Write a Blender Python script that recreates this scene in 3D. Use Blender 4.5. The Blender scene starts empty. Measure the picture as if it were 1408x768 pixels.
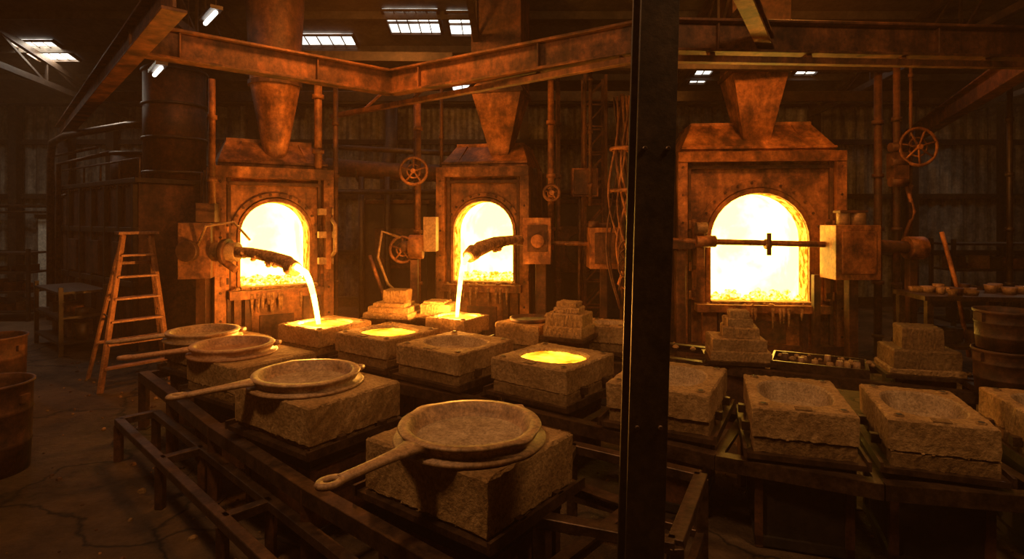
import bpy, bmesh, math, random
from mathutils import Vector, Matrix
random.seed(7)
V=Vector
bpy.context.scene.view_settings.view_transform='Standard'
# ------------------------------------------------------------------ materials
def base_mat(name):
    m=bpy.data.materials.new(name); m.use_nodes=True
    nt=m.node_tree; b=nt.nodes['Principled BSDF']
    return m,nt,b
def noisy(name,c1,c2,scale=4,rough=.7,metal=0,bump=.3,bscale=30,c3=None,spec=.5,emit=None,es=0,lo=.35,hi=.65,bd=.012,grime=0):
    m,nt,b=base_mat(name)
    tc=nt.nodes.new('ShaderNodeTexCoord')
    n=nt.nodes.new('ShaderNodeTexNoise'); n.inputs['Scale'].default_value=scale; n.inputs['Detail'].default_value=5; n.inputs['Roughness'].default_value=.7
    nt.links.new(tc.outputs['Object'],n.inputs['Vector'])
    r=nt.nodes.new('ShaderNodeValToRGB'); e=r.color_ramp.elements
    e[0].position=lo; e[0].color=(*c1,1); e[1].position=hi; e[1].color=(*c2,1)
    if c3: 
        x=r.color_ramp.elements.new(min(.98,hi+.12)); x.color=(*c3,1)
    nt.links.new(n.outputs['Fac'],r.inputs['Fac'])
    n2=nt.nodes.new('ShaderNodeTexNoise'); n2.inputs['Scale'].default_value=bscale; n2.inputs['Detail'].default_value=5; n2.inputs['Roughness'].default_value=.72
    nt.links.new(tc.outputs['Object'],n2.inputs['Vector'])
    mr=nt.nodes.new('ShaderNodeMapRange'); mr.inputs[1].default_value=.3; mr.inputs[2].default_value=.7; mr.inputs[3].default_value=.5; mr.inputs[4].default_value=1.35
    nt.links.new(n2.outputs['Fac'],mr.inputs[0])
    mm=nt.nodes.new('ShaderNodeMix'); mm.data_type='RGBA'; mm.blend_type='MULTIPLY'; mm.inputs[0].default_value=1
    nt.links.new(r.outputs['Color'],mm.inputs[6]); nt.links.new(mr.outputs[0],mm.inputs[7])
    out=mm.outputs[2]
    if grime:
        mp=nt.nodes.new('ShaderNodeMapping'); mp.inputs['Scale'].default_value=(3.2,3.2,.7); nt.links.new(tc.outputs['Object'],mp.inputs['Vector'])
        n3=nt.nodes.new('ShaderNodeTexNoise'); n3.inputs['Scale'].default_value=1.1; n3.inputs['Detail'].default_value=5; n3.inputs['Roughness'].default_value=.68; nt.links.new(mp.outputs[0],n3.inputs['Vector'])
        g=nt.nodes.new('ShaderNodeMapRange'); g.inputs[1].default_value=.40; g.inputs[2].default_value=.58; g.inputs[3].default_value=1-grime; g.inputs[4].default_value=1.1; nt.links.new(n3.outputs['Fac'],g.inputs[0])
        m2=nt.nodes.new('ShaderNodeMix'); m2.data_type='RGBA'; m2.blend_type='MULTIPLY'; m2.inputs[0].default_value=1
        nt.links.new(out,m2.inputs[6]); nt.links.new(g.outputs[0],m2.inputs[7]); out=m2.outputs[2]
    nt.links.new(out,b.inputs['Base Color'])
    b.inputs['Roughness'].default_value=rough; b.inputs['Metallic'].default_value=metal
    b.inputs['Specular IOR Level'].default_value=spec
    bp=nt.nodes.new('ShaderNodeBump'); bp.inputs['Strength'].default_value=bump; bp.inputs['Distance'].default_value=bd
    nt.links.new(n2.outputs['Fac'],bp.inputs['Height']); nt.links.new(bp.outputs['Normal'],b.inputs['Normal'])
    if emit:
        b.inputs['Emission Color'].default_value=(*emit,1); b.inputs['Emission Strength'].default_value=es
    return m
def emis(name,c1,c2,s1,s2,scale=6,lo=.4,hi=.6):
    m=bpy.data.materials.new(name); m.use_nodes=True; nt=m.node_tree
    nt.nodes.clear()
    o=nt.nodes.new('ShaderNodeOutputMaterial'); e=nt.nodes.new('ShaderNodeEmission')
    tc=nt.nodes.new('ShaderNodeTexCoord'); n=nt.nodes.new('ShaderNodeTexNoise'); n.inputs['Scale'].default_value=scale; n.inputs['Detail'].default_value=4
    r=nt.nodes.new('ShaderNodeValToRGB'); el=r.color_ramp.elements
    el[0].position=lo; el[1].position=hi; el[0].color=(*c1,1); el[1].color=(*c2,1)
    mr=nt.nodes.new('ShaderNodeMapRange'); mr.inputs[1].default_value=lo; mr.inputs[2].default_value=hi; mr.inputs[3].default_value=s1; mr.inputs[4].default_value=s2
    nt.links.new(tc.outputs['Object'],n.inputs['Vector']); nt.links.new(n.outputs['Fac'],r.inputs['Fac']); nt.links.new(n.outputs['Fac'],mr.inputs[0])
    nt.links.new(r.outputs['Color'],e.inputs['Color']); nt.links.new(mr.outputs[0],e.inputs['Strength']); nt.links.new(e.outputs[0],o.inputs[0])
    return m
M={}
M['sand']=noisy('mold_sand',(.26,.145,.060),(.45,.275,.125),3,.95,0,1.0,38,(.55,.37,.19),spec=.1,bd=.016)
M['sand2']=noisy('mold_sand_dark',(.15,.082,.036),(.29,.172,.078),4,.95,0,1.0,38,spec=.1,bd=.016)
M['cav']=noisy('cavity_sand',(.29,.19,.105),(.46,.325,.195),8,.98,0,.7,60,spec=.1)
M['cast']=noisy('raw_casting',(.23,.12,.053),(.43,.25,.12),5,.55,.1,.3,40,(.51,.33,.175))
M['hotcast']=noisy('hot_casting',(.22,.10,.045),(.38,.20,.095),5,.6,.1,.25,40,emit=(1,.16,.02),es=.02)
M['rust']=noisy('furnace_rust',(.10,.030,.010),(.46,.170,.048),2.6,.6,.2,.6,14,(.60,.28,.10),lo=.38,hi=.62,grime=.5)
M['rust2']=noisy('dark_rust',(.03,.011,.006),(.15,.055,.022),4,.65,.25,.4,18,grime=.4)
M['beam']=noisy('rusty_beam',(.05,.018,.008),(.25,.088,.028),3,.6,.3,.3,14,grime=.5)
M['steel']=noisy('dark_steel',(.022,.013,.009),(.065,.038,.022),5,.5,.4,.2,16)
M['rail']=noisy('worn_angle_iron',(.035,.019,.012),(.13,.070,.040),7,.42,.6,.25,20)
M['black']=noisy('soot_black',(.012,.008,.006),(.035,.021,.014),5,.7,.2,.3,18)
M['wood']=noisy('ladder_wood',(.20,.075,.03),(.42,.18,.075),9,.6,0,.3,40)
M['plate']=noisy('pale_box_paint',(.25,.13,.06),(.4,.24,.11),5,.55,.2,.3,25,grime=.3)
M['slag']=noisy('slag_crust',(.12,.05,.02),(.5,.26,.10),10,.9,0,1.0,30)
M['fire']=emis('furnace_fire',(1,.50,.048),(1,.56,.075),15,20,1.6)
M['tunnel']=emis('glowing_brick',(1,.24,.006),(1,.44,.03),1.2,4.0,9)
M['coal']=emis('glowing_coals',(1,.30,.01),(1,.52,.06),2.0,10,14,.42,.58)
M['molten']=emis('molten_iron_pool',(1,.25,.005),(1,.46,.025),1.5,5.2,4,.36,.6)
M['stream']=emis('molten_iron_stream',(1,.46,.045),(1,.52,.07),16,22,6)
M['sky']=emis('skylight_glass',(.9,.84,.72),(1,.93,.80),1.6,3.6,2.5)
M['tube']=emis('fluorescent_tube',(1,.93,.8),(1,.95,.85),5,5,2)
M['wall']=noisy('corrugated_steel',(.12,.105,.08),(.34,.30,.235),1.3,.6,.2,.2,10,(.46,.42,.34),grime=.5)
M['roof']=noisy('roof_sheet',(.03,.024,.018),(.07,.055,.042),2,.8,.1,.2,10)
M['door']=noisy('door_paint',(.55,.52,.43),(.74,.70,.6),3,.6,0,.2,20)
M['doorb']=noisy('door_brown',(.12,.06,.03),(.2,.1,.05),3,.6,0,.2,20)
def floor_mat():
    m,nt,b=base_mat('foundry_concrete')
    tc=nt.nodes.new('ShaderNodeTexCoord')
    n=nt.nodes.new('ShaderNodeTexNoise'); n.inputs['Scale'].default_value=.9; n.inputs['Detail'].default_value=8; n.inputs['Roughness'].default_value=.75
    nt.links.new(tc.outputs['Object'],n.inputs['Vector'])
    r=nt.nodes.new('ShaderNodeValToRGB'); e=r.color_ramp.elements
    e[0].position=.38; e[0].color=(.032,.018,.010,1); e[1].position=.72; e[1].color=(.18,.105,.056,1)
    nt.links.new(n.outputs['Fac'],r.inputs['Fac'])
    vo=nt.nodes.new('ShaderNodeTexVoronoi'); vo.feature='DISTANCE_TO_EDGE'; vo.inputs['Scale'].default_value=.38
    nn=nt.nodes.new('ShaderNodeTexNoise'); nn.inputs['Scale'].default_value=1.6; nn.inputs['Detail'].default_value=5
    nt.links.new(tc.outputs['Object'],nn.inputs['Vector'])
    mx=nt.nodes.new('ShaderNodeVectorMath'); mx.operation='ADD'
    nt.links.new(tc.outputs['Object'],mx.inputs[0]); nt.links.new(nn.outputs['Color'],mx.inputs[1]); nt.links.new(mx.outputs[0],vo.inputs['Vector'])
    cr=nt.nodes.new('ShaderNodeMapRange'); cr.inputs[1].default_value=0; cr.inputs[2].default_value=.014; cr.inputs[3].default_value=.12; cr.inputs[4].default_value=1
    nt.links.new(vo.outputs['Distance'],cr.inputs[0])
    mm=nt.nodes.new('ShaderNodeMix'); mm.data_type='RGBA'; mm.blend_type='MULTIPLY'; mm.inputs[0].default_value=1
    nt.links.new(r.outputs['Color'],mm.inputs[6]); nt.links.new(cr.outputs[0],mm.inputs[7]); nt.links.new(mm.outputs[2],b.inputs['Base Color'])
    n2=nt.nodes.new('ShaderNodeTexNoise'); n2.inputs['Scale'].default_value=9; n2.inputs['Detail'].default_value=7; n2.inputs['Roughness'].default_value=.7
    nt.links.new(tc.outputs['Object'],n2.inputs['Vector'])
    bp=nt.nodes.new('ShaderNodeBump'); bp.inputs['Strength'].default_value=1; bp.inputs['Distance'].default_value=.08
    nt.links.new(n2.outputs['Fac'],bp.inputs['Height']); nt.links.new(bp.outputs['Normal'],b.inputs['Normal'])
    b.inputs['Roughness'].default_value=.8; b.inputs['Specular IOR Level'].default_value=.3
    return m
M['floor']=floor_mat()

# ------------------------------------------------------------------ mesh builder
class B:
    def __init__(s,name): s.name=name; s.bm=bmesh.new(); s.mats=[]
    def mi(s,k):
        if k not in s.mats: s.mats.append(k)
        return s.mats.index(k)
    def face(s,vs,k,smooth=False):
        try: f=s.bm.faces.new(vs)
        except ValueError: return
        f.material_index=s.mi(k); f.smooth=smooth
    def box(s,c,size,k,rz=0,rx=0,ry=0,taper=1):
        R=Matrix.Rotation(rz,3,'Z')@Matrix.Rotation(ry,3,'Y')@Matrix.Rotation(rx,3,'X'); c=V(c)
        v=[]
        for z in(-1,1):
            t=taper if z>0 else 1
            for x,y in((-1,-1),(1,-1),(1,1),(-1,1)):
                v.append(s.bm.verts.new(c+R@V((x*size[0]/2*t,y*size[1]/2*t,z*size[2]/2))))
        for q in((3,2,1,0),(4,5,6,7),(0,1,5,4),(1,2,6,5),(2,3,7,6),(3,0,4,7)): s.face([v[i] for i in q],k)
    def bar(s,p1,p2,w,h,k,up=V((0,0,1))):
        p1=V(p1);p2=V(p2);d=(p2-p1).normalized()
        if abs(d.dot(up))>.95: up=V((0,1,0))
        sx=d.cross(up).normalized(); u=sx.cross(d).normalized(); v=[]
        for p in(p1,p2):
            for a,b in((-1,-1),(1,-1),(1,1),(-1,1)): v.append(s.bm.verts.new(p+sx*a*w/2+u*b*h/2))
        for q in((3,2,1,0),(4,5,6,7),(0,1,5,4),(1,2,6,5),(2,3,7,6),(3,0,4,7)): s.face([v[i] for i in q],k)
    def ibeam(s,p1,p2,h,w,k,t=.03):
        up=V((0,0,1)); p1=V(p1);p2=V(p2); d=(p2-p1).normalized(); 
        if abs(d.z)>.9: u=V((0,1,0))
        else: u=(d.cross(up).normalized()).cross(d).normalized()
        s.bar(p1,p2,t,h-2*t,k,u)
        s.bar(p1+u*(h/2-t/2),p2+u*(h/2-t/2),w,t,k,u); s.bar(p1-u*(h/2-t/2),p2-u*(h/2-t/2),w,t,k,u)
    def loft(s,rings,k,c0=False,c1=False,smooth=False,closed=True):
        vv=[[s.bm.verts.new(p) for p in r] for r in rings]; n=len(vv[0])
        ks=k if isinstance(k,(list,tuple)) else [k]*(len(vv)-1)
        for i in range(len(vv)-1):
            for j in range(n if closed else n-1):
                s.face([vv[i][j],vv[i][(j+1)%n],vv[i+1][(j+1)%n],vv[i+1][j]],ks[i],smooth)
        if c0: s.face(vv[0][::-1],c0 if isinstance(c0,str) else ks[0])
        if c1: s.face(vv[-1],c1 if isinstance(c1,str) else ks[-1])
    def tube(s,pts,r,k,seg=8,cap=True):
        pts=[V(p) for p in pts]; rs=r if isinstance(r,(list,tuple)) else [r]*len(pts)
        rings=[]; pu=None
        for i,p in enumerate(pts):
            d=(pts[min(i+1,len(pts)-1)]-pts[max(i-1,0)]).normalized()
            if pu is None:
                a=V((0,0,1)) if abs(d.z)<.9 else V((1,0,0)); u=d.cross(a).normalized()
            else: u=(pu-d*pu.dot(d)).normalized()
            pu=u; w=d.cross(u)
            rings.append([p+(u*math.cos(t)+w*math.sin(t))*rs[i] for t in [2*math.pi*j/seg for j in range(seg)]])
        s.loft(rings,k,cap,cap,True)
    def cyl(s,p1,p2,r1,r2=None,k='rust',seg=20,cap=True):
        r2=r1 if r2 is None else r2; s.tube([p1,p2],[r1,r2],k,seg,cap)
    def torus(s,c,R,r,k,axis='Y',seg=24,ss=6):
        c=V(c)
        rings=[]
        for i in range(seg):
            a=2*math.pi*i/seg; ring=[]
            for j in range(ss):
                b=2*math.pi*j/ss; q=R+r*math.cos(b); h=r*math.sin(b)
                if axis=='Y': p=V((q*math.cos(a),h,q*math.sin(a)))
                elif axis=='Z': p=V((q*math.cos(a),q*math.sin(a),h))
                else: p=V((h,q*math.cos(a),q*math.sin(a)))
                ring.append(c+p)
            rings.append(ring)
        rings.append(rings[0]); s.loft(rings,k,smooth=True)
    def rock(s,c,r,k):
        c=V(c); a=random.random()*6; pts=[]
        for z,m in((-1,.5),(-.2,1),(.6,.8),(1,.3)):
            pts.append([c+V((math.cos(a+t)*r*m*random.uniform(.8,1.2),math.sin(a+t)*r*m*random.uniform(.8,1.2),z*r*.7)) for t in [i*math.pi/3 for i in range(6)]])
        s.loft(pts,k,True,True)
    def finish(s,loc=(0,0,0),rz=0,bevel=0,seg=1):
        bmesh.ops.remove_doubles(s.bm,verts=s.bm.verts,dist=.0003)
        bmesh.ops.recalc_face_normals(s.bm,faces=s.bm.faces)
        me=bpy.data.meshes.new(s.name); s.bm.to_mesh(me); s.bm.free()
        for k in s.mats: me.materials.append(M[k])
        o=bpy.data.objects.new(s.name,me); bpy.context.collection.objects.link(o)
        o.location=loc; o.rotation_euler=(0,0,rz)
        if bevel:
            m=o.modifiers.new('bevel','BEVEL'); m.width=bevel; m.segments=seg; m.limit_method='ANGLE'; m.angle_limit=.8
        return o

def ray_poly(poly,c,a):
    d=(math.cos(a),math.sin(a)); best=None
    for i in range(len(poly)):
        x1,y1=poly[i][0]-c[0],poly[i][1]-c[1]; x2,y2=poly[(i+1)%len(poly)][0]-c[0],poly[(i+1)%len(poly)][1]-c[1]
        ex,ey=x2-x1,y2-y1; den=d[0]*ey-d[1]*ex
        if abs(den)<1e-12: continue
        t=(x1*ey-y1*ex)/den; u=(x1*d[1]-y1*d[0])/den
        if t>0 and -1e-6<=u<=1+1e-6 and (best is None or t<best): best=t
    return (c[0]+d[0]*best,c[1]+d[1]*best)
def rect(x0,y0,x1,y1): return [(x0,y0),(x1,y0),(x1,y1),(x0,y1)]
def arch(w,z0,z1,n=16):
    r=w/2; zs=z1-r
    return [(-r,z0),(r,z0)]+[(r*math.cos(t),zs+r*math.sin(t)) for t in [math.pi*i/n for i in range(n+1)]]
def angs(c,*polys,n=60):
    a=[2*math.pi*i/n for i in range(n)]
    for p in polys:
        for q in p: a.append(math.atan2(q[1]-c[1],q[0]-c[0])%(2*math.pi))
    a.sort(); out=[]
    for x in a:
        if not out or x-out[-1]>.004: out.append(x)
    return out

# ------------------------------------------------------------------ room shell
def slab(name,x0,x1,y0,y1,z0,z1,k):
    b=B(name); b.box(((x0+x1)/2,(y0+y1)/2,(z0+z1)/2),(x1-x0,y1-y0,z1-z0),k); return b.finish()
XL,XR,YB,YF=-14.,14.,14.6,-4.
slab('floor',XL-.2,XR+.2,YF-.2,YB+.2,-.2,0,'floor')
def corr(name,p1,p2,h,nrm,k='wall',h2=None):
    b=B(name); p1=V(p1);p2=V(p2);L=(p2-p1).length; n=int(L/.075); r0=[];r1=[]
    for i in range(n+1):
        t=i/n; o=V(nrm)*(.025*(1 if (i%4) in(0,1) else -1)); p=p1.lerp(p2,t)+o
        hh=h if h2 is None else h2(p)
        r0.append(p); r1.append(p+V((0,0,hh)))
    b.loft([r0,r1],k,closed=False); return b.finish()
roofz=lambda y: 5.0+(YB-y)*.25 if y>5 else 5.0+(YB-5)*.25-(5-y)*.25
corr('wall_back',(XL,YB,0),(XR,YB,0),5.05,(0,-1,0))
corr('wall_left',(XL,YF,0),(XL,YB,0),5,(1,0,0),h2=lambda p:roofz(p.y)+.02)
corr('wall_right',(XR,YF,0),(XR,YB,0),5,(-1,0,0),h2=lambda p:roofz(p.y)+.02)
corr('wall_front',(XL,YF,0),(XR,YF,0),5.2,(0,1,0))
b=B('ceiling')
def rp(x,y,dz=0): return V((x,y,roofz(y)+dz))
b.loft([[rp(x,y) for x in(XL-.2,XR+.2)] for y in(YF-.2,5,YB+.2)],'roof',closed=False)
for y in [7.2+1.15*i for i in range(7)]: b.bar(rp(XL,y,-.08),rp(XR,y,-.08),.07,.14,'roof')
b.finish()
for x in (-9.6,-5.2,-.6,3.4,7.4,11):
    b=B('roof_truss'); z0=roofz(YB)-.35
    b.bar(rp(x,YB-.1,-.2),rp(x,5,-.2),.09,.12,'steel'); b.bar((x,YB-.1,4.75),(x,5,5.6),.09,.12,'steel')
    N=8
    for i in range(N):
        y=YB-.2-(YB-5)*i/N; y2=YB-.2-(YB-5)*(i+1)/N
        zb=lambda yy:4.75+(YB-.1-yy)*(.85/9.5)
        b.bar((x,y,zb(y)),rp(x,y2,-.2),.04,.04,'steel'); b.bar((x,y2,zb(y2)),rp(x,y2,-.2),.04,.04,'steel')
    b.finish()
b=B('trim_1')
for z in(1.35,2.75,4.1): b.box((0,YB-.1,z),(28,.1,.12),'steel')
for x in(-12.3,-9.9,-6.4,-3,.3,3.2,7.5,9.6,12.2): b.box((x,YB-.18,2.5),(.2,.22,5),'steel')
b.box((0,YB-.1,.12),(28,.08,.24),'steel'); b.finish()
def arealight(name,loc,rot,size,energy,col):
    l=bpy.data.lights.new(name,'AREA'); l.shape='RECTANGLE'; l.size=size[0]; l.size_y=size[1]; l.energy=energy; l.color=col
    o=bpy.data.objects.new(name,l); bpy.context.collection.objects.link(o); o.location=loc; o.rotation_euler=rot; return o
for x0,x1,y,E in((-10.0,-9.1,11.9,90),(-2.35,-1.35,10.9,0),(-1.2,-.45,10.95,0),(-4.3,-3.1,11.7,0),(-1.4,-.9,13.3,0),(4.0,4.4,12.9,0),(6.2,6.7,12.5,0),(-5.6,-4.9,13.2,0),(10.2,11.0,12.0,32),(-12.6,-11.8,11.0,55)):
    b=B('skylight'); y0,y1=y-.38,y+.38
    b.loft([[rp(x,yy,-.03) for x in(x0,x1)] for yy in(y0,y1)],'sky',closed=False)
    for xx in(x0,x1): b.bar(rp(xx,y0,-.05),rp(xx,y1,-.05),.05,.06,'steel')
    for yy in(y0,y,y1): b.bar(rp(x0,yy,-.06),rp(x1,yy,-.06),.04,.04,'steel')
    n=int((x1-x0)/.2)
    for i in range(1,n): b.bar(rp(x0+(x1-x0)*i/n,y0,-.055),rp(x0+(x1-x0)*i/n,y1,-.055),.018,.02,'steel')
    b.finish()
    if E: arealight('skylight_daylight',rp((x0+x1)/2,y,-.036),(-math.atan(.25),0,0),(x1-x0-.06,.70),E,(1,.86,.66))
for p in((-5.48,9.0,4.47),(-5.35,9.5,5.02),(-4.25,8.2,5.02)):
    b=B('fluorescent_light'); d=V((.64,-.76,0))*.3; p=V(p)
    b.bar(p-d*1.15+V((0,0,.06)),p+d*1.15+V((0,0,.06)),.16,.05,'steel')
    b.tube([p-d,p+d],.03,'tube',8)
    for s in(-1,1): b.bar(p+d*s+V((0,0,.06)),p+d*s+V((0,0,roofz(p.y)-p.z-.12)),.015,.015,'steel')
    b.finish()
b=B('door_1'); b.box((-11.45,YB-.12,1.1),(.62,.1,2.2),'door'); b.box((-11.45,YB-.15,2.25),(.75,.12,.1),'steel'); b.box((-11.2,YB-.2,1.05),(.05,.08,.12),'steel'); b.finish(bevel=.01)
b=B('door_2'); b.box((-10.75,YB-.12,1.0),(.62,.1,2.0),'doorb'); b.box((-10.75,YB-.15,2.05),(.72,.12,.1),'steel'); b.box((-10.55,YB-.2,1.0),(.05,.08,.12),'steel'); b.finish(bevel=.01)

# ------------------------------------------------------------------ overhead structure
b=B('overhead_girder')
zc=4.2
b.ibeam((-10.4,13.4,4.15),(-2.9,5.0,4.15),.34,.2,'beam')
b.ibeam((-4.25,6.45,zc),(-1.78,8.6,zc),.36,.2,'beam')
b.ibeam((-1.78,8.6,zc),(1.5,6.4,zc),.36,.2,'beam')
b.ibeam((1.5,6.4,zc),(6.6,6.75,zc),.36,.24,'beam')
b.ibeam((9.3,13.4,4.15),(5.9,6.2,4.15),.34,.2,'beam')
b.ibeam((2.0,5.1,4.25),(2.9,6.6,4.15),.16,.16,'beam')
b.ibeam((1.5,5.9,4.75),(6.6,6.2,4.75),.3,.24,'steel')
b.bar((-3.1,10.0,3.95),(1.4,6.3,3.93),.10,.07,'beam'); b.bar((1.4,6.3,3.93),(5.9,6.6,3.93),.10,.07,'beam')
for t in (.15,.35,.55,.75,.95):
    p=V((-3.1,10,3.95)).lerp(V((1.4,6.3,3.93)),t); b.bar(p,p+V((.25,.3,.35)),.04,.04,'beam')
for x in(2.2,3.3,4.4,5.4): b.bar((x,6.36+(x-1.4)*.067,3.95),(x,6.4+(x-1.4)*.067,4.05),.06,.1,'beam')
b.bar((-.6,9,4.6),(6,9.2,4.6),.12,.16,'steel'); b.bar((-6,9.6,4.9),(-1,9.8,4.9),.12,.16,'steel')
b.bar((-8,11.5,4.6),(8,11.5,4.6),.14,.2,'steel')
for a,c in(((-4.25,6.45,zc),(-1.78,8.6,zc)),((-1.78,8.6,zc),(1.5,6.4,zc)),((1.5,6.4,zc),(6.6,6.75,zc))):
    a=V(a);c=V(c);d=(c-a).normalized(); 
    for t in(.15,.65):
        p=a.lerp(c,t); b.bar(p-d*.01,p+d*.01,.15,.29,'beam')
b.finish(bevel=.004)
b=B('girder_column')
b.ibeam((-10.4,13.6,0),(-10.4,13.6,4.3),.26,.24,'steel'); b.box((-10.4,13.6,.02),(.5,.5,.04),'steel'); b.finish()
b=B('girder_column')
b.ibeam((9.3,13.6,0),(9.3,13.6,4.3),.26,.24,'steel'); b.box((9.3,13.6,.02),(.5,.5,.04),'steel'); b.finish()
b=B('support_post')
yy=2.6
def px(z): return .560+.028*(z-.3)
for dy,w,t in((-.085,.168,.018),(.085,.168,.018)):
    b.bar((px(0),yy+dy,0),(px(6),yy+dy,6.0),w,t,'steel',V((0,1,0)))
b.bar((px(0),yy,0),(px(6),yy,6.0),.016,.16,'steel',V((0,1,0)))
for z in(.25,1.3,2.5,3.6):
    for s in(-1,1): b.cyl((px(z)+s*.05,yy-.105,z),(px(z)+s*.05,yy-.094,z),.012,k='rail',seg=6)
b.box((px(0),yy,.012),(.34,.34,.025),'steel'); b.finish(bevel=.003)

# ------------------------------------------------------------------ furnaces
def furnace(loc,rz,W,H,aw,az0,az1,hoodh,fun,D=1.7,sq=True):
    b=B('casting_furnace')
    A=arch(aw,az0,az1); Rr=rect(-W/2,0,W/2,H); c=(0,(az0+az1)/2); an=angs(c,A,Rr)
    P=lambda poly,y,s=1.:[V((c[0]+(q[0]-c[0])*s,y,c[1]+(q[1]-c[1])*s)) for q in [ray_poly(poly,c,a) for a in an]]
    b.loft([P(A,.36),P(A,0),P(Rr,0),P(Rr,D)],['tunnel','rust','rust2'],False,'rust2')
    b.loft([P(A,.36),P(A,.40,1.12),P(A,D-.15,1.12)],['tunnel','fire'],False,'fire')
    b.loft([P(A,-.002,1.01),P(A,-.07,1.01),P(A,-.07,1.10),P(A,-.002,1.10)],['slag','rust','rust'])
    A2=arch(aw*1.30,az0-.12,az1+aw*.15)
    b.loft([P(A,-.002,1.10),P(A,-.035,1.12),P(A2,-.035),P(A2,-.001)],['rust','rust','rust'])
    n=13
    for i in range(n+1):
        t=math.pi*i/n; r=aw*.62; zs=az1-aw/2
        b.cyl((r*math.cos(t),-.06,zs+r*math.sin(t)),(r*math.cos(t),-.03,zs+r*math.sin(t)),.022,k='rust2',seg=6)
    for s in(-1,1):
        b.box((s*(aw*.65+.05),-.05,(az0+az1)/2-.2),(.07,.1,(az1-az0)*.75),'rust')
        for z in(az0+.1,az0+.55,az1-.5):
            b.box((s*(aw*.65+.09),-.09,z),(.14,.07,.09),'rust2'); b.cyl((s*(aw*.65+.12),-.14,z-.07),(s*(aw*.65+.12),-.14,z+.07),.022,k='rust',seg=8)
    for s in(-1,1):
        b.box((s*(W/2-.07),-.07,H/2),(.15,.16,H),'rust')
        b.box((s*(W/2-.19),-.03,H*.5),(.05,.08,H*.96),'rust2')
        for i in range(7): b.cyl((s*(W/2-.07),-.165,.35+i*(H-.5)/6.2),(s*(W/2-.07),-.15,.35+i*(H-.5)/6.2),.02,k='rust2',seg=6)
    b.box((0,-.08,H-.08),(W,.18,.16),'rust'); b.box((0,-.03,H-.24),(W-.3,.08,.05),'rust2')
    b.box((0,-.08,.10),(W,.2,.2),'rust2')
    b.box((0,-.13,az0-.10),(aw*1.35,.28,.12),'rust'); b.box((0,-.08,az0-.02),(aw*1.02,.2,.05),'slag')
    for i in range(26):
        b.rock((random.uniform(-.5,.5)*aw*1.2,random.uniform(-.24,-.08),az0-.03+random.uniform(-.02,.02)),random.uniform(.02,.05),'slag')
    for i in range(9):
        x=random.uniform(-.5,.5)*aw; b.tube([(x,-.26,az0-.08),(x,-.28,az0-.2),(x,-.27,az0-.25-random.random()*.15)],[.03,.022,.008],'slag',6)
    b.box((0,-.06,az0*.5-.02),(aw*1.2,.12,az0*.75),'rust'); b.box((0,-.12,az0*.45),(aw*.5,.06,az0*.4),'rust2')
    for s in(-1,1): b.box((s*aw*.42,-.14,az0*.45),(.09,.2,az0*.85),'rust2')
    for i in range(110):
        b.rock((random.uniform(-.5,.5)*aw*.98,random.uniform(.02,.36),az0+random.uniform(0,.05)),random.uniform(.015,.04),'coal')
    for i in range(40):
        b.rock((random.uniform(-.5,.5)*aw*.98,random.uniform(.3,.6),az0+random.uniform(.02,.10)),random.uniform(.03,.06),'coal')
    for s in(-1,1):
        for y in(.35,.95,1.5): b.box((s*(W/2+.03),y,H/2),(.07,.09,H),'rust2')
    f=lambda hx,y0,y1,z:[V((-hx,y0,z)),V((hx,y0,z)),V((hx,y1,z)),V((-hx,y1,z))]
    b.loft([f(W*.47,.02,D,H),f(W*.47,.02,D,H+.08),f(W*.38,.42,D-.1,H+hoodh),f(W*.38,.42,D-.1,H+hoodh+.05)],'rust',True,True)
    b.bar((-W*.47,.0,H+.08),(W*.47,.0,H+.08),.04,.04,'rust')
    for s in(-.3,.3): b.bar((s*W,.04,H+.08),(s*W*.85,.4,H+hoodh),.03,.03,'rust')
    fx,zb,hb,zt,ht,zr,hr,fy=fun
    def sqr(h,z,y=fy):
        if sq: return [V((fx-h,y-h,z)),V((fx+h,y-h,z)),V((fx+h,y+h,z)),V((fx-h,y+h,z))]
        return [V((fx+h*math.cos(t),y+h*math.sin(t),z)) for t in [2*math.pi*i/16 for i in range(16)]]
    b.loft([sqr(hb,zb),sqr(hb*1.1,zb+.15),sqr(ht,zt),sqr(ht,zt+.12),sqr(hr,zr)],['rust','rust','rust','rust2'],True,True,not sq)
    b.loft([sqr(ht*1.08,zt-.02),sqr(ht*1.08,zt+.05)],'rust2',True,True)
    b.loft([sqr(hb*1.25,zb+.0),sqr(hb*1.25,zb+.05)],'rust2',True,True)
    return b.finish(loc=(loc[0],loc[1],0),rz=rz,bevel=.008)
furnace((-3.56,8.75),math.radians(32),1.65,2.95,.96,1.20,2.44,.42,(.05,2.75,.11,4.25,.37,6.2,.47,.28),sq=False)
furnace((-.47,9.7),math.radians(-11),1.56,3.05,1.0,1.16,2.48,.40,(.22,3.05,.12,4.3,.42,6.0,.42,.35))
furnace((3.96,9.35),math.radians(-6),2.56,3.26,1.5,.88,2.6,.50,(.02,3.2,.17,4.55,.43,6.0,.46,.35))

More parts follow.
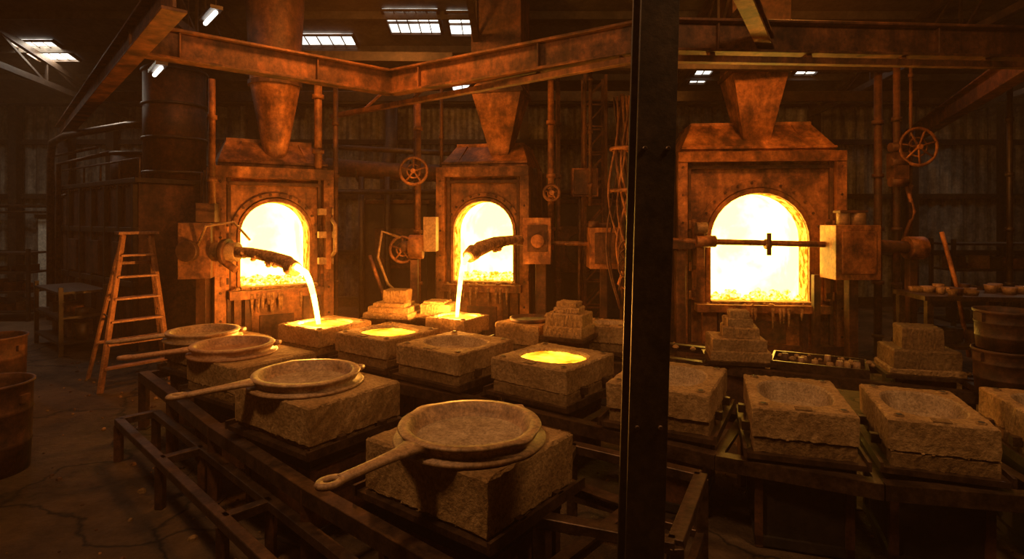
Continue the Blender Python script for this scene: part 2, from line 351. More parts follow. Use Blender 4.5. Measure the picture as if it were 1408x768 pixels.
b=B('tilting_spout')   # furnace 1
b.box((-4.35,8.05,1.76),(.40,.40,.76),'rust',rz=.3); b.box((-4.2,8.05,2.28),(.24,.3,.26),'rust2',rz=.2)
b.cyl((-4.35,7.85,1.76),(-4.35,7.75,1.76),.14,k='rust2'); b.cyl((-4.1,8.0,1.74),(-3.75,7.97,1.74),.13,k='plate'); b.cyl((-3.95,7.98,1.74),(-3.88,7.97,1.74),.18,k='rust2')
b.cyl((-3.95,7.95,1.62),(-3.75,7.9,1.5),.05,k='rust')
b.box((-4.35,8.2,.7),(.14,.14,1.4),'rust2'); b.box((-4.35,8.2,.03),(.4,.4,.06),'rust2')
b.tube([(-3.8,7.95,1.74),(-3.5,7.80,1.74),(-3.1,7.5,1.70),(-2.8,7.25,1.65),(-2.66,7.13,1.59)],[.075,.07,.08,.09,.075],'slag',12)
for i in range(26):
    t=random.random(); p=V((-3.7,7.92,1.74)).lerp(V((-2.7,7.17,1.63)),t); b.rock(p+V((random.uniform(-.05,.05),-.04,random.uniform(-.06,.07))),random.uniform(.02,.05),'slag')
b.cyl((-2.74,7.19,1.60),(-2.64,7.10,1.58),.105,.09,'slag',12); b.cyl((-2.65,7.11,1.61),(-2.62,7.08,1.60),.06,.05,'coal',10)
b.finish(bevel=.006)
b=B('tilting_spout')   # furnace 2
b.box((.40,9.0,1.86),(.42,.5,.70),'rust',rz=-.1); b.box((.38,8.74,1.9),(.3,.04,.4),'rust2'); b.cyl((.38,8.75,1.86),(.38,8.64,1.86),.1,k='rust')
b.box((.45,9.15,.8),(.16,.16,1.6),'rust2')
b.tube([(.2,8.95,1.86),(.0,8.6,1.88),(-.25,8.1,1.86),(-.42,7.82,1.80),(-.54,7.62,1.72)],[.075,.07,.085,.1,.08],'slag',12)
for i in range(22):
    t=random.random(); p=V((.1,8.8,1.88)).lerp(V((-.5,7.7,1.76)),t); b.rock(p+V((random.uniform(-.05,.05),-.04,random.uniform(-.06,.07))),random.uniform(.02,.05),'slag')
b.cyl((-.5,7.68,1.76),(-.57,7.57,1.70),.11,.09,'slag',12); b.cyl((-.56,7.59,1.72),(-.58,7.55,1.70),.06,.05,'coal',10)
b.cyl((.6,9.0,1.82),(1.6,9.0,1.80),.035,k='rust'); b.box((1.42,8.95,1.75),(.5,.42,.62),'rust'); b.box((1.42,8.73,1.75),(.36,.03,.46),'rust2')
b.cyl((1.25,8.95,2.06),(1.25,8.95,2.16),.08,k='rust2'); b.cyl((1.42,8.95,2.06),(1.42,8.95,2.13),.1,k='rust2')
b.box((1.42,9.05,.75),(.1,.1,1.5),'rust2')
b.box((-1.30,9.35,1.95),(.2,.35,.55),'plate'); b.cyl((-1.62,9.2,1.75),(-1.4,9.2,1.75),.19,k='rust'); b.cyl((-1.74,9.2,1.75),(-1.62,9.2,1.75),.09,k='rust2'); b.box((-1.55,9.25,.75),(.12,.12,1.6),'rust2')
b.finish(bevel=.006)
b=B('furnace_door_bar')  # furnace 3
b.cyl((2.3,8.95,1.86),(5.9,8.72,1.78),.045,k='rust',seg=12)
b.box((5.05,8.7,1.70),(.66,.45,.80),'rust'); b.box((5.05,8.46,1.70),(.5,.03,.62),'rust'); b.cyl((4.95,8.7,2.1),(4.95,8.7,2.3),.09,k='plate'); b.cyl((5.17,8.7,2.1),(5.17,8.7,2.28),.11,k='plate'); b.box((5.06,8.7,2.3),(.42,.2,.04),'rust2')
b.box((5.1,8.75,.68),(.14,.14,1.3),'rust2'); b.box((4.7,9.0,.68),(.10,.10,1.3),'rust2')
b.cyl((3.88,8.78,1.64),(3.88,8.78,1.98),.035,k='rust2'); b.cyl((3.84,8.83,1.81),(3.92,8.83,1.81),.08,k='rust')
b.box((2.88,9.0,1.78),(.12,.25,.62),'rust'); b.cyl((2.8,8.86,2.05),(2.96,8.86,2.05),.09,k='plate'); b.cyl((2.8,8.86,1.85),(3.1,8.86,1.85),.09,k='rust'); b.box((2.6,8.95,1.8),(.5,.12,.14),'rust2')
b.box((2.6,9.0,.85),(.14,.14,1.7),'rust2')
b.cyl((5.4,8.7,1.8),(6.0,8.7,1.76),.09,k='rust2'); b.cyl((5.9,8.7,1.76),(6.15,8.7,1.76),.17,k='rust'); b.box((6.0,8.75,.8),(.12,.12,1.6),'rust2')
b.finish(bevel=.006)
b=B('door_latch')
for z in(1.55,1.95,2.3):
    b.box((-2.86,8.92,z),(.22,.12,.1),'plate',rz=.55)
b.tube([(-2.78,8.92,1.6),(-2.68,8.82,1.7),(-2.68,8.82,2.1),(-2.78,8.92,2.2)],.03,'plate',8); b.box((-2.80,8.92,1.9),(.08,.1,.95),'rust'); b.finish(bevel=.004)
def stream(pts,r0,r1):
    b=B('molten_metal_stream'); n=len(pts)
    b.tube(pts,[r0+(r1-r0)*i/(n-1) for i in range(n)],'stream',10); b.finish()
stream([(-2.66,7.11,1.62)]+[(-2.60+.27*math.sqrt(t/8),7.08-.06*t/8,1.60-.70*(t/8)**1.15) for t in range(9)],.042,.028)
stream([(-.56,7.58,1.72)]+[(-.58-.13*math.sqrt(t/8),7.54-.06*t/8,1.70-.8*(t/8)**1.15) for t in range(9)],.038,.022)
# ------------------------------------------------------------------ molds
def jit(p,a): return V((p[0]+random.uniform(-a,a),p[1]+random.uniform(-a,a),p[2]+random.uniform(-a,a)))
def sand_block(b,cx,cy,z0,z1,w,d,k,cav=None,rz=0,pool=None):
    R=Matrix.Rotation(rz,3,'Z'); T=lambda q,z:R@V((q[0],q[1],0))+V((cx,cy,z))
    ch=.012; Rr=rect(-w/2,-d/2,w/2,d/2); c=(0,0); an=angs(c,Rr,n=96)
    S=lambda s,dz,j=.005:[jit(T((q[0]-math.copysign(s,q[0])*(abs(q[0])>w/2-.002),q[1]-math.copysign(s,q[1])*(abs(q[1])>d/2-.002)),dz),j) for q in [ray_poly(Rr,c,a) for a in an]]
    nn=max(2,int((z1-z0)/.05)); rings=[S(0,z0+(z1-ch-z0)*i/nn,.003 if 0<i<nn else .0045) for i in range(nn+1)]+[S(ch,z1,.004)]; ks=[k]*(nn+1)
    if cav:
        rx,ry,dp=cav; e=2.5
        def E(s,z,j=.002):
            o=[]
            for a in an:
                ca,sa=math.cos(a),math.sin(a); r=1/((abs(ca)/rx)**e+(abs(sa)/ry)**e)**(1/e)
                o.append(jit(T((ca*r*s,sa*r*s),z),j))
            return o
        rings+=[E(1.05,z1),E(1.0,z1-.012),E(.93,z1-dp*.5),E(.84,z1-dp*.92),E(.72,z1-dp)]; ks+=[k,'cav','cav','cav','cav']
        b.loft(rings,ks,True,'cav')
        if pool: 
            b.loft([E(1.0,z1-pool-.03,0),E(.955,z1-pool,.004),E(.5,z1-pool,.004)],['molten','molten'],False,'molten')
    else: b.loft(rings,ks,True,True)
def mold(x,y,w,d,rz,cav=None,pool=None,top=.95,th=.2,name='sand_mold',extra=True,ped=.72,pk='rust2'):
    b=B(name)
    b.box((0,0,.29),(w*ped,d*ped,.58),pk); b.box((0,0,.05),(w*ped+.05,d*ped+.05,.06),'black'); b.box((0,0,.54),(w*ped+.06,d*ped+.06,.07),'black')
    for s in(-1,1):
        for q in(-1,1): b.box((s*w*ped/2,q*d*ped/2,.29),(.05,.05,.57),'rust2')
    b.box((0,0,.635),(w+.07,d+.07,.035),'rail')
    for s in(-1,1):
        b.box((s*(w/2+.045),0,.655),(.02,d+.1,.06),'rail')
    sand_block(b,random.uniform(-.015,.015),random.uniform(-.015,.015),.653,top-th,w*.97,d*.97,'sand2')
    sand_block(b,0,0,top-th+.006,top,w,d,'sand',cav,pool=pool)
    if cav:
        for sx in(-1,1):
            for sy in(-1,1):
                px_,py_=sx*(w/2-.075),sy*(d/2-.075)
                b.cyl((px_,py_,top-.01),(px_,py_,top+.010),.034,.028,'sand2',10); b.cyl((px_,py_,top-.01),(px_,py_,top+.0125),.018,k='black',seg=8)
        b.box((0,-d/2+.045,top+.002),(.10,.07,.008),'sand2'); 
    for s in(-1,1):
        b.box((s*(w/2+.02),-d*.2,top-th-.01),(.06,.05,.06),'rail'); b.box((s*(w/2+.02),d*.25,top-th-.01),(.06,.05,.06),'rail')
    if extra:
        for i in range(14):
            a=random.random()*6.28; b.rock((math.cos(a)*(w/2-.02)*1.02,math.sin(a)*(d/2-.02),.662),random.uniform(.006,.016),'sand2')
        for i in range(24):
            s=random.choice((-1,1)); 
            if random.random()<.5: q=(s*(w/2-.01),random.uniform(-d/2,d/2))
            else: q=(random.uniform(-w/2,w/2),s*(d/2-.01))
            b.rock((q[0],q[1],random.choice((top-.008,top-th))),random.uniform(.006,.014),'sand')
    return b.finish(loc=(x,y,0),rz=rz,bevel=0)
R_=math.radians
mold(-2.25,7.02,.74,.78,R_(-34),(.30,.27,.10),.025)
mold(-1.38,6.50,.80,.82,R_(-35),(.32,.27,.10),.03)
mold(-.57,5.92,.82,.86,R_(-36),(.32,.27,.11))
mold(.38,5.33,.80,.82,R_(-38),(.31,.26,.10),.03)
mold(1.26,4.66,.76,.86,R_(-28),(.27,.30,.13))
mold(2.03,4.18,.63,.86,R_(-18),(.235,.30,.14),ped=.86,pk='black')
mold(2.77,3.93,.58,.82,R_(-20),(.225,.29,.14),ped=.86,pk='black')
mold(3.66,3.88,.60,.78,R_(-16),(.22,.27,.13),ped=.86,pk='black')
mold(-.70,7.48,.60,.56,R_(-30),(.24,.2,.08),.02)
mold(.20,7.12,.60,.56,R_(-32),None,th=.24)
mold(1.16,7.0,.50,.5,R_(-20),(.17,.15,.06))
def skillet(x,y,ang,z=.95,k='cast',hl=.46,sc=1.0):
    b=B('cast_skillet'); n=64
    def C(r,zz,lip=0):
        o=[]
        for i in range(n):
            a=2*math.pi*i/n; rr=r
            if lip:
                for la in(math.pi/2,-math.pi/2):
                    dd=abs((a-la+math.pi)%(2*math.pi)-math.pi); rr+=lip*max(0,1-(dd/.22)**2)
            o.append(V((rr*math.cos(a)*sc,rr*math.sin(a)*sc,zz)))
        return o
    b.loft([C(.30,.0),C(.425,.0),C(.435,.010),C(.425,.022),C(.375,.026),C(.395,.066,.02),C(.408,.080,.025),C(.402,.090,.025),C(.356,.092,.012),C(.344,.084,.008),C(.328,.040),C(.308,.016),C(.29,.010)],[k]*11+['cav' if k=='cast' else k],True,'cav' if k=='cast' else k,True)
    L0=.385; L1=L0+hl; st=[]; N=10
    for i in range(N+1):
        t=i/N; xx=(L0+(L1-L0)*t)*sc; w=(.075*(1-t)**3+.028+.012*t)*sc; zt=.084-.026*t; th=.034
        st.append([V((xx,-w,zt-th*.5)),V((xx,-w*.6,zt)),V((xx,0,zt+.006)),V((xx,w*.6,zt)),V((xx,w,zt-th*.5)),V((xx,w*.6,zt-th)),V((xx,-w*.6,zt-th))])
    b.loft(st,k,True,True,True)
    c=V(((L1+.045)*sc,0,.045)); rings=[]
    for i in range(25):
        a=2*math.pi*i/24; ex=1.35
        f=lambda q,h:c+V((q*math.cos(a)*ex*sc,q*math.sin(a)*sc,h))
        rings.append([f(.026,-.014),f(.05,-.014),f(.057,0),f(.05,.014),f(.026,.014),f(.021,0)])
    b.loft(rings,k,smooth=True)
    b.tube([V((-.39*sc,-.07*sc,.06)),V((-.45*sc,0,.06)),V((-.39*sc,.07*sc,.06))],.022,k,8)
    return b.finish(loc=(x,y,z+.001),rz=ang)
mold(-.24,3.36,.90,.78,R_(-37),None,th=.285,name='sand_mold',ped=.82)
mold(-1.47,4.42,.92,.80,R_(-36),None,th=.26,ped=.82)
mold(-2.40,5.38,.80,.78,R_(-34),None,th=.22,ped=.82)
mold(-3.10,6.15,.78,.72,R_(-34),None,th=.22,ped=.82)
skillet(-.24,3.32,math.atan2(-.70,-.62),hl=.46)
skillet(-1.56,4.42,math.atan2(-.45,-.66),hl=.45,sc=.97)
skillet(-2.60,5.42,math.atan2(-.34,-.66),hl=.50,k='hotcast',sc=.90)
skillet(-3.22,6.07,math.atan2(-.36,-.6),hl=.46,sc=.87)
b=B('lid_pan'); b.loft([[V((r*math.cos(2*math.pi*i/28),r*math.sin(2*math.pi*i/28),z)) for i in range(28)] for r,z in((.22,0),(.24,.0),(.25,.04),(.23,.045),(.21,.02),(.15,.015))],'rust2',True,True,True)
b.cyl((.2,0,.03),(.42,-.05,.04),.018,k='rust2',seg=8); b.finish(loc=(.22,7.12,.951),rz=.4)

def stack(x,y,z0,layers,rz=0,name='core_block_stack',legs=True):
    b=B(name); z=z0
    for (w,d,h,ox,oy,r) in layers:
        sand_block(b,ox,oy,z,z+h,w,d,'sand2' if h>.14 else 'sand',rz=r); z+=h+.002
    if legs:
        b.box((0,0,z0/2-.02),(layers[0][0]*.8,layers[0][1]*.8,z0-.04),'rust2'); b.box((0,0,z0-.018),(layers[0][0]+.08,layers[0][1]+.08,.036),'rail')
    b.finish(loc=(x,y,0),rz=rz)
stack(2.42,6.25,.72,[(.60,.48,.10,0,0,0),(.54,.42,.12,-.02,0,.06),(.36,.32,.11,.02,0,-.05),(.26,.24,.09,0,0,.1),(.2,.2,.07,0.01,0,0)],R_(-12))
stack(3.92,5.62,.74,[(.62,.46,.05,0,0,0),(.56,.42,.17,0,0,.04),(.34,.3,.2,.0,0,-.06)],R_(-16))
stack(.66,6.72,.86,[(.46,.42,.12,0,0,0),(.44,.38,.14,0,0,.05),(.30,.26,.06,0,0,.1),(.24,.2,.06,0,0,0)],R_(-28))
stack(-1.62,8.02,.86,[(.66,.5,.07,0,-.03,0),(.58,.44,.07,0,0,.05),(.46,.36,.05,0,0,.0),(.32,.26,.17,.05,0,.1)],R_(-15))
stack(-1.02,8.0,.86,[(.60,.4,.04,0,0,0),(.42,.34,.14,.02,0,.05),(.3,.3,.03,0,0,0)],R_(-15))
b=B('core_scraps')
for i in range(26):
    t=random.random(); b.rock((1.9+t*2.4+random.uniform(-.1,.1),6.65-t*1.25+random.uniform(-.12,.12),.755),random.uniform(.015,.035),'sand')
b.finish()

# ------------------------------------------------------------------ rail tables
def table(name,path,off,z=.585,cross=.95,legs='LR'):
    b=B(name); P=[V((p[0],p[1],0)) for p in path]
    L=[];Rg=[]
    for i,p in enumerate(P):
        d=(P[min(i+1,len(P)-1)]-P[max(i-1,0)]).normalized(); n=V((-d.y,d.x,0))
        L.append(p+n*off+V((0,0,z))); Rg.append(p-n*off+V((0,0,z)))
    for S_ in(L,Rg):
        sg=1 if S_ is L else -1
        for i in range(len(S_)-1):
            b.bar(S_[i],S_[i+1],.09,.014,'rail'); 
            d=(S_[i+1]-S_[i]).normalized(); n=V((-d.y,d.x,0))*sg*.042; b.bar(S_[i]+n-V((0,0,.042)),S_[i+1]+n-V((0,0,.042)),.012,.095,'rail')
    for i in range(len(P)-1):
        seg=(P[i+1]-P[i]).length; m=max(1,round(seg/cross))
        for j in range(m+(1 if i==len(P)-2 else 0)):
            t=j/m; a=L[i].lerp(L[i+1],t); c=Rg[i].lerp(Rg[i+1],t)
            b.bar(a-V((0,0,.012)),c-V((0,0,.012)),.07,.014,'rail'); b.bar(a-V((0,0,.05)),c-V((0,0,.05)),.012,.08,'rail')
            for q,nm in((a,'L'),(c,'R')):
                if nm in legs or (i in(0,len(P)-2)):
                    b.bar((q.x,q.y,0),(q.x,q.y,z-.01),.075,.075,'rust2'); b.box((q.x,q.y,.006),(.14,.14,.012),'rail')
    return b.finish(bevel=0)
table('mold_rail_table',[(.32,2.88),(-.87,3.90),(-1.95,4.92),(-2.78,5.78),(-3.5,6.5)],.53,cross=3)
table('mold_rail_table',[(-2.75,7.3),(-1.82,6.77),(-.98,6.2),(-.1,5.64),(.83,5.0),(1.65,4.38),(2.42,4.0),(3.22,3.84),(4.1,3.75)],.47,cross=3,legs='L')
table('mold_rail_table',[(-2.1,8.0),(-.2,7.32),(.75,6.95),(1.6,6.75)],.36,cross=3)
table('mold_rail_table',[(1.6,6.95),(2.9,6.12),(4.6,5.3)],.36,z=.66,cross=.95)
b=B('mold_stand_frame')
C=[V((.42,4.08,.60)),V((1.17,3.60,.60)),V((.80,2.85,.60)),V((.14,3.10,.60))]
for i in range(4):
    b.bar(C[i],C[(i+1)%4],.08,.06,'rail')
    b.bar((C[i].x,C[i].y,0),(C[i].x,C[i].y,.6),.07,.07,'rail')
b.bar(C[0]-V((0,0,.35)),C[1]-V((0,0,.35)),.05,.05,'rail'); b.bar(C[1]-V((0,0,.35)),C[2]-V((0,0,.35)),.05,.05,'rail')
b.finish(bevel=.004)
b=B('low_rail_frame')
u=V((-.72,.69,0)); n_=V((-.69,-.72,0)); o0=V((-.62,2.95,.36))+n_*.06
pA=[o0+u*t for t in(0,1.25,2.5,3.75)]; pB=[p+n_*.30 for p in pA]
for S_ in(pA,pB):
    b.bar(S_[0],S_[-1],.07,.06,'rail')
    for p in S_: b.bar((p.x,p.y,0),(p.x,p.y,.33),.06,.06,'rust2')
for a,c in zip(pA,pB): b.bar(a,c,.07,.06,'rail')
b.finish(bevel=.004)
b=B('casting_tray')
b.box((0,0,.67),(.85,.5,.02),'rail')
for s in(-1,1): b.box((s*.425,0,.70),(.02,.5,.1),'rail'); b.box((0,s*.25,.70),(.87,.02,.1),'rail')
for i in range(16):
    x,y=random.uniform(-.34,.34),random.uniform(-.17,.17)
    b.cyl((x,y,.68),(x,y,.68+random.uniform(.05,.11)),random.uniform(.03,.06),.03,random.choice(['cast','rust2','sand']),10)
b.finish(loc=(3.15,5.98,.0),rz=R_(-28))

def bucket(x,y,z,r,h,k='rust',name='steel_drum'):
    b=B(name); n=36
    C=lambda rr,zz:[V((rr*math.cos(2*math.pi*i/n),rr*math.sin(2*math.pi*i/n),zz)) for i in range(n)]
    b.loft([C(r*.9,0),C(r*.93,h*.30),C(r*.96,h*.32),C(r*.94,h*.34),C(r*.96,h*.66),C(r*.99,h*.68),C(r*.965,h*.70),C(r*.98,h-.03),C(r*1.03,h-.02),C(r*1.03,h),C(r*.97,h),C(r*.95,h-.05),C(r*.9,h*.45),C(r*.88,h*.4)],k,True,'black',True)
    for s in(-1,1): b.box((s*r*1.0,0,h*.82),(.03,.09,.07),k)
    b.finish(loc=(x,y,z))
bucket(-4.54,5.05,0,.31,.78,'rust2'); bucket(-6.18,6.95,0,.31,.80,'rust2')
b=B('steel_bench'); b.box((0,0,.70),(1.9,.9,.05),'rail'); 
for sx in(-1,1):
    for sy in(-1,1): b.box((sx*.88,sy*.38,.34),(.08,.08,.68),'rail')
for sy in(-1,1): b.box((0,sy*.38,.25),(1.7,.05,.06),'rail')
b.finish(loc=(4.95,4.75,0),rz=R_(-14),bevel=.005)
bucket(4.22,4.98,.727,.23,.36,'rust2'); bucket(4.22,4.98,1.09,.22,.33,'rust2'); bucket(4.35,4.45,.727,.17,.3,'rust2')
b=B('work_table'); b.box((0,0,1.12),(2.6,.8,.06),'rail')
for sx in(-1,0,1):
    for sy in(-1,1): b.box((sx*1.22,sy*.34,.545),(.08,.08,1.09),'rail')
b.box((0,0,.45),(2.4,.7,.04),'rail')
for i in range(24):
    x,y=random.uniform(-1.2,1.2),random.uniform(-.33,.33); r=random.uniform(.06,.1)
    b.cyl((x,y,1.15),(x,y,1.15+random.uniform(.06,.14)),r*.8,r,random.choice(['cast','rust2','sand2']),12)
for i in range(10): b.box((random.uniform(-1,1),random.uniform(-.25,.25),.56),(.25,.22,.18),random.choice(['rust2','steel']))
b.finish(loc=(6.9,8.1,0),rz=R_(-6))

b=B('step_ladder')
A=[V((-5.17,7.3,0)),V((-4.66,7.95,0))]; At=[V((-5.30,7.93,1.98)),V((-5.08,8.18,1.98))]
Bk=[V((-5.83,8.0,0)),V((-5.25,8.75,0))]
for i in range(2):
    b.bar(A[i],At[i],.035,.085,'wood'); b.bar(Bk[i],At[i]+V((-.03,.02,-.05)),.03,.06,'wood')
    b.bar(A[i].lerp(At[i],.45),Bk[i].lerp(At[i],.45),.012,.02,'steel')
for j in range(1,7):
    t=j/7; b.bar(A[0].lerp(At[0],t),A[1].lerp(At[1],t),.11,.028,'wood')
for t in(.25,.55,.8): b.bar(Bk[0].lerp(At[0],t),Bk[1].lerp(At[1],t),.03,.04,'wood')
b.bar(At[0]+V((-.05,-.06,.02)),At[1]+V((.05,.06,.02)),.2,.04,'wood'); b.finish(bevel=.003)

# ------------------------------------------------------------------ left background plant
b=B('annealing_oven')
b.box((0,0,1.4),(4.8,1.5,2.8),'rust2'); b.box((0,-.02,2.83),(4.9,1.6,.08),'steel')
for i in range(8): b.box((-2.3+i*.66,-.78,1.4),(.08,.08,2.75),'steel')
b.box((0,-.78,2.0),(4.8,.06,.1),'steel'); b.box((0,-.78,1.1),(4.8,.06,.1),'steel')
for i in range(40): b.cyl((-2.35+i*.12,-.80,2.75),(-2.35+i*.12,-.78,2.75),.02,k='rust2',seg=6)
for i in range(4): b.box((-1.9+i*1.2,-.8,1.5),(.5,.06,.6),'rust2')
for s in(-.7,.7): b.tube([(-2.3,s,3.2),(2.3,s,3.2)],.02,'rail'); b.tube([(-2.3,s,2.85),(-2.3,s,3.2)],.02,'rail')
for i in range(6): b.tube([(-2.3+i*.92,-.7,2.85),(-2.3+i*.92,-.7,3.2)],.02,'rail')
b.finish(loc=(-7.58,11.65,0),rz=R_(-38),bevel=.005)
b=B('storage_tank'); b.cyl((0,0,2.88),(0,0,4.85),.50,k='rust2',seg=32); 
for z in(3.0,3.6,4.2,4.8): b.torus((0,0,z),.51,.03,'steel','Z',32)
b.cyl((0,0,4.85),(0,0,5.0),.50,.25,'rust2',32); b.cyl((0,0,5.0),(0,0,5.6),.1,k='steel')
b.finish(loc=(-6.05,10.45,0))
b=B('storage_tank'); b.cyl((0,0,2.88),(0,0,3.5),.4,k='rust2',seg=28); b.torus((0,0,3.48),.41,.03,'steel','Z',28); b.finish(loc=(-7.6,11.7,0))
b=B('pipework')
b.tube([(-9.6,12.1,0.1),(-9.6,12.1,3.4),(-9.4,11.9,3.75),(-8.9,11.6,3.85),(-7.2,10.9,3.95),(-6.6,10.6,3.9)],.07,'rail',10)
b.tube([(-9.2,11.8,0.1),(-9.2,11.8,3.3),(-7.8,11.4,3.5)],.05,'rail',8)
b.tube([(-9.9,12.4,2.6),(-8.9,11.8,2.7)],.04,'rail',8)
b.tube([(-9.9,12.4,3.5),(-8.2,11.5,3.6)],.03,'rail',8)
b.finish()
b=B('wall_conduit')
b.tube([(-12.6,14.2,0),(-12.6,14.2,4.6)],.05,'rail',8); b.tube([(-13.6,14.2,2.5),(-8.0,14.2,2.5)],.04,'rail',8); b.tube([(-13.6,14.2,2.35),(-8.0,14.2,2.35)],.03,'rail',8)
b.finish()
b=B('pipework')
b.tube([(-3.6,11.3,3.2),(-2.1,11.4,3.1),(.2,11.6,3.05)],.17,'rust2',16); b.tube([(-3.4,11.0,3.55),(-.8,11.0,3.4)],.05,'steel',8); b.tube([(-3.4,11.0,2.7),(1.5,11.0,2.7)],.05,'steel',8)
for x in(-3,-2,-1): b.torus((x,11.38,3.12),.2,.02,'steel','X',20)
b.tube([(-2.9,11.2,0),(-2.9,11.2,3)],.06,'steel'); b.tube([(-2.4,11.2,0),(-2.4,11.2,3)],.06,'steel')
b.finish()
b=B('drop_pipes')
for (x,y,z0,z1,r,k) in((-4.1,7.95,2.4,4.1,.045,'rust'),(-3.0,9.0,2.9,4.5,.06,'rust'),(-2.85,9.4,0,4.6,.04,'rust2'),(-1.55,9.6,.8,4.1,.05,'rust'),(-1.2,9.9,2.4,4.6,.03,'rust2'),(.62,9.3,1.7,4.4,.05,'rust'),(.75,9.5,0,4.6,.04,'rust2'),(-1.62,9.75,1.5,4.6,.03,'rust2'),(1.25,9.3,2.4,4.6,.03,'rust2'),(5.95,9.0,.0,4.7,.05,'rust2'),(6.1,8.9,1.5,4.7,.025,'rust2'),(7.7,9.0,0,4.8,.04,'steel'),(2.35,9.4,0,4.5,.05,'rust2'),(5.85,9.3,0,4.6,.06,'rust2')):
    b.tube([(x,y,z0),(x,y,z1)],r,k,10)
    zz=z0+.3
    while zz<z1: b.cyl((x,y,zz),(x,y,zz+.06),r*1.5,k=k,seg=10); zz+=.85
b.finish()
def wheel(x,y,z,R,sp=5,k='rust'):
    b=B('valve_wheel'); b.torus((0,0,0),R,.025,k,'Y',28)
    for i in range(sp):
        a=math.pi*2*i/sp+.3; b.cyl((0,0,0),(R*math.cos(a),0,R*math.sin(a)),.016,k=k,seg=6)
    b.cyl((0,-.05,0),(0,.25,0),.04,k=k,seg=10); b.torus((0,.02,0),R*.5,.014,k,'Y',20); b.finish(loc=(x,y,z))
wheel(-1.6,9.45,2.97,.22); wheel(6.15,8.8,3.28,.28,7,'rust'); wheel(-1.75,9.3,1.7,.2); wheel(.62,9.1,2.6,.12)
b=B('valve_manifold')
for z in(3.28,3.05,2.75): b.cyl((5.75,8.85,z),(6.0,8.85,z),.07,k='rust2',seg=12)
b.box((5.9,8.9,3.0),(.22,.2,.4),'rust2'); b.tube([(6.0,8.9,2.8),(6.15,8.9,2.3),(6.0,8.9,1.9)],.03,'rust',8)
b.tube([(6.35,8.6,2.0),(6.5,8.5,1.2),(6.6,8.4,.2)],.03,'rust',8); b.finish()
b=B('electrical_cabinet'); b.box((1.18,9.5,2.78),(.42,.25,.46),'rust'); b.box((1.18,9.36,2.78),(.36,.03,.4),'rust2'); b.tube([(1.18,9.5,3.0),(1.18,9.5,4.4)],.03,'rust2'); b.tube([(1.1,9.5,2.55),(1.1,9.5,.3)],.025,'rust2'); b.finish(bevel=.006)
b=B('lattice_mast')
for dx in(-.18,.18):
    for dy in(-.18,.18): b.bar((1.45+dx,10.3+dy,0),(1.45+dx,10.3+dy,4.7),.05,.05,'rust2')
for i in range(10):
    z=.2+i*.45
    for dy in(-.18,.18): b.bar((1.27,10.3+dy,z),(1.63,10.3+dy,z+.4),.025,.025,'rust2'); b.bar((1.27,10.3+dy,z),(1.63,10.3+dy,z),.025,.025,'rust2')
b.finish()
b=B('hanging_cables')
for i in range(11):
    ox=random.uniform(-.14,.14); oy=random.uniform(-.1,.1); pts=[]
    zb=random.uniform(.7,1.8)
    for j in range(15):
        t=j/14; pts.append((1.60+ox+.10*math.sin(t*7+i)*(.4+t),8.4+oy,3.95-(3.95-zb)*t))
    if i%2: pts+= [(1.68+ox,8.35,zb-.1),(1.8+ox,8.35,zb+.1),(1.82+ox,8.35,zb+.9)]
    b.tube(pts,random.uniform(.012,.02),random.choice(['rust','rust2','rail']),6)
for z in(2.6,3.2): b.torus((1.6,8.4,z),.17,.03,'rust','Z',18)
b.tube([(1.6,8.45,0.6),(1.6,8.45,4.0)],.035,'rust2')
for i in range(3): b.torus((1.68,8.3,1.5+i*.12),.16,.014,'rust2','Y',20)
b.finish()
b=B('air_hose')
b.tube([(-1.75,9.1,1.9),(-2.0,8.95,2.0),(-2.05,8.9,1.6),(-1.9,8.9,1.2),(-1.7,8.95,1.0),(-1.55,9.0,.3)],.022,'plate',8)
b.tube([(-2.3,9.4,1.6),(-2.1,9.3,1.1),(-1.95,9.3,.6)],.03,'rust',8)
b.tube([(-4.3,7.9,1.75),(-4.05,7.7,2.1),(-3.75,7.85,2.15),(-3.65,8.1,1.9)],.018,'plate',8)
b.finish()
b=B('blower_unit')
b.box((0,0,1.3),(1.5,1.2,2.4),'black'); b.box((0,0,2.53),(1.6,1.3,.08),'rust2'); b.box((0,-.62,1.6),(.9,.05,.9),'rust2')
b.cyl((0,-.7,1.6),(0,-.6,1.6),.32,k='steel',seg=24); b.tube([(.3,0,2.5),(.3,0,3.4),(.5,.4,3.9),(.5,.4,5)],.18,'steel',14); b.box((0,0,.06),(1.6,1.3,.12),'black')
b.finish(loc=(1.35,11.9,0),bevel=.01)
b=B('blower_unit')
b.box((0,0,1.3),(1.3,1.2,2.4),'black'); b.box((0,0,2.53),(1.4,1.3,.08),'rust2'); b.box((0,-.62,1.6),(.8,.05,.8),'rust2'); b.cyl((0,-.7,1.6),(0,-.6,1.6),.3,k='steel',seg=24); b.box((0,0,.06),(1.4,1.3,.12),'black')
b.tube([(-.3,0,2.5),(-.3,0,3.2),(-.3,.5,3.9),(-.3,.5,5)],.14,'steel',14)
b.finish(loc=(-2.35,12.3,0),bevel=.01)
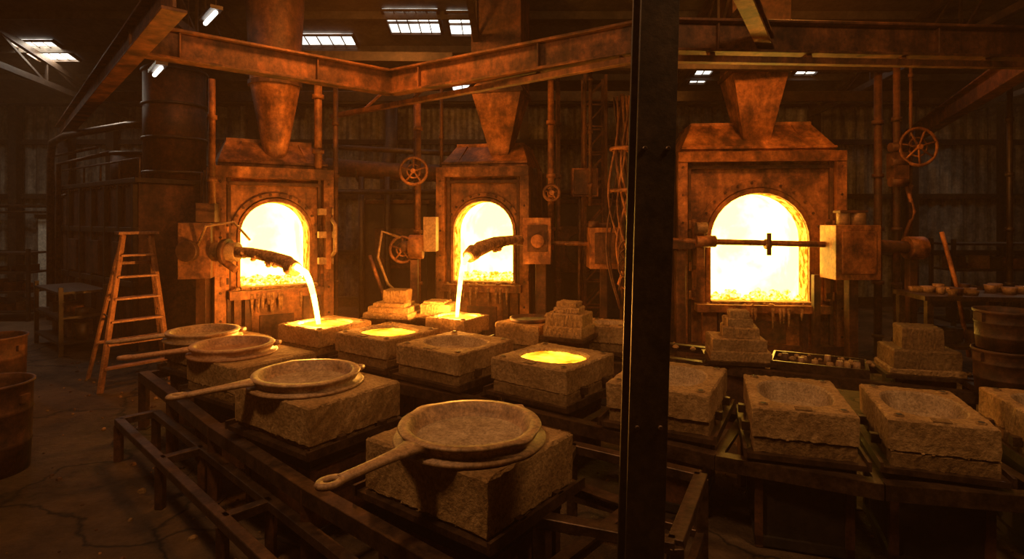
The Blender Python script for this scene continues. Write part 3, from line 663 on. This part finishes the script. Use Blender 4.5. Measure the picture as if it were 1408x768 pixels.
def rack(x,y,w,h,rz=0,n=4):
    b=B('storage_rack')
    for sx in(-1,1):
        for sy in(-1,1): b.box((sx*w/2,sy*.3,h/2),(.06,.06,h),'steel')
    for i in range(n):
        z=.2+i*(h-.3)/(n-1); b.box((0,0,z),(w,.65,.04),'steel')
        if i<n-1:
            xx=-w/2+.15
            while xx<w/2-.15:
                s=random.uniform(.14,.26); hh=random.uniform(.1,.28)
                if random.random()<.5: b.box((xx+s/2,random.uniform(-.1,.1),z+.02+hh/2),(s,.35,hh),random.choice(['rust2','steel','doorb']))
                else: b.cyl((xx+s/2,0,z+.02),(xx+s/2,0,z+.02+hh),s*.45,k=random.choice(['rust2','steel','rust']),seg=12)
                xx+=s+.05
    b.finish(loc=(x,y,0),rz=rz)
rack(-11.0,12.7,1.3,1.55,.05); rack(-7.6,10.0,1.6,1.1,R_(-40),3); rack(9.6,11.5,2.2,1.8); rack(12,10.5,2,1.8,-.5)
b=B('floor_debris')
for i in range(620):
    x=random.uniform(-7,4.5); y=random.uniform(1.9,9)
    b.rock((x,y,.004),random.choice([.008,.012,.016,.03])*random.uniform(.6,1.2),random.choice(['sand2','slag','rust2']))
for i in range(160):
    x=random.gauss(-3.0,.9); y=random.gauss(7.6,.5); b.rock((x,y,.01),random.uniform(.01,.03),'slag')
for i in range(200):
    x=random.uniform(.8,3.4); y=random.uniform(2.6,3.6); b.rock((x,y,.006),random.uniform(.008,.022),random.choice(['sand2','slag']))
b.finish()

# ------------------------------------------------------------------ lights
def area(name,loc,target,size,energy,col,parent=None):
    l=bpy.data.lights.new(name,'AREA'); l.shape='RECTANGLE'; l.size=size[0]; l.size_y=size[1]; l.energy=energy; l.color=col
    o=bpy.data.objects.new(name,l); bpy.context.collection.objects.link(o); o.location=loc
    o.rotation_euler=(V(target)-V(loc)).to_track_quat('-Z','Y').to_euler(); return o
def fill_lamp(loc,target,size,energy,col):
    loc=V(loc); d=(V(target)-loc).normalized()
    b=B('fill_lamp_housing')  # invented housing for an added fill light, out of view
    p=-d*.03; b.cyl(p,p-d*.25,max(size)*.72,.12,'steel',20); b.cyl(V((0,0,.2)),V((0,0,roofz(loc.y)-loc.z-.02)),.02,k='steel',seg=6)
    b.finish(loc=loc); area('added_fill_light',loc+d*.01,target,size,energy,col)
fill_lamp((-2.2,2.2,5.2),(-1.2,4.8,.9),(.6,.6),100,(1,.52,.20))  # added warm fill for the molds, from the camera side
fill_lamp((2.6,1.8,5.2),(2.0,4.6,.9),(.6,.6),78,(1,.52,.20))
fill_lamp((-2.0,7.0,5.5),(-2.3,9.3,1.8),(.5,.5),125,(1,.33,.05))  # added orange light, brightens the furnace fronts from out of view
fill_lamp((3.6,7.0,5.5),(3.9,9.4,1.8),(.5,.5),115,(1,.33,.05))
def glow(loc,e,r=.03,col=(1,.36,.05)):
    l=bpy.data.lights.new('pour_glow','POINT'); l.energy=e; l.color=col; l.shadow_soft_size=r
    o=bpy.data.objects.new('pour_glow',l); bpy.context.collection.objects.link(o); o.location=loc
glow((-2.36,6.98,.99),380); glow((-.72,7.44,1.0),240)

w=bpy.data.worlds.new('world'); bpy.context.scene.world=w; w.use_nodes=True
w.node_tree.nodes['Background'].inputs[0].default_value=(.5,.4,.3,1); w.node_tree.nodes['Background'].inputs[1].default_value=.01
nt=w.node_tree; vs=nt.nodes.new('ShaderNodeVolumeScatter'); vs.inputs['Color'].default_value=(1,.60,.32,1); vs.inputs['Density'].default_value=.004; vs.inputs['Anisotropy'].default_value=.3
nt.links.new(vs.outputs[0],nt.nodes['World Output'].inputs['Volume'])

cam=bpy.data.cameras.new('camera'); co=bpy.data.objects.new('camera',cam); bpy.context.collection.objects.link(co)
co.location=(0,0,2.2); co.rotation_euler=(math.pi/2,0,0)
cam.sensor_width=36; cam.lens=36*800/1408; cam.shift_y=-84/1408; cam.clip_start=.05
bpy.context.scene.camera=co
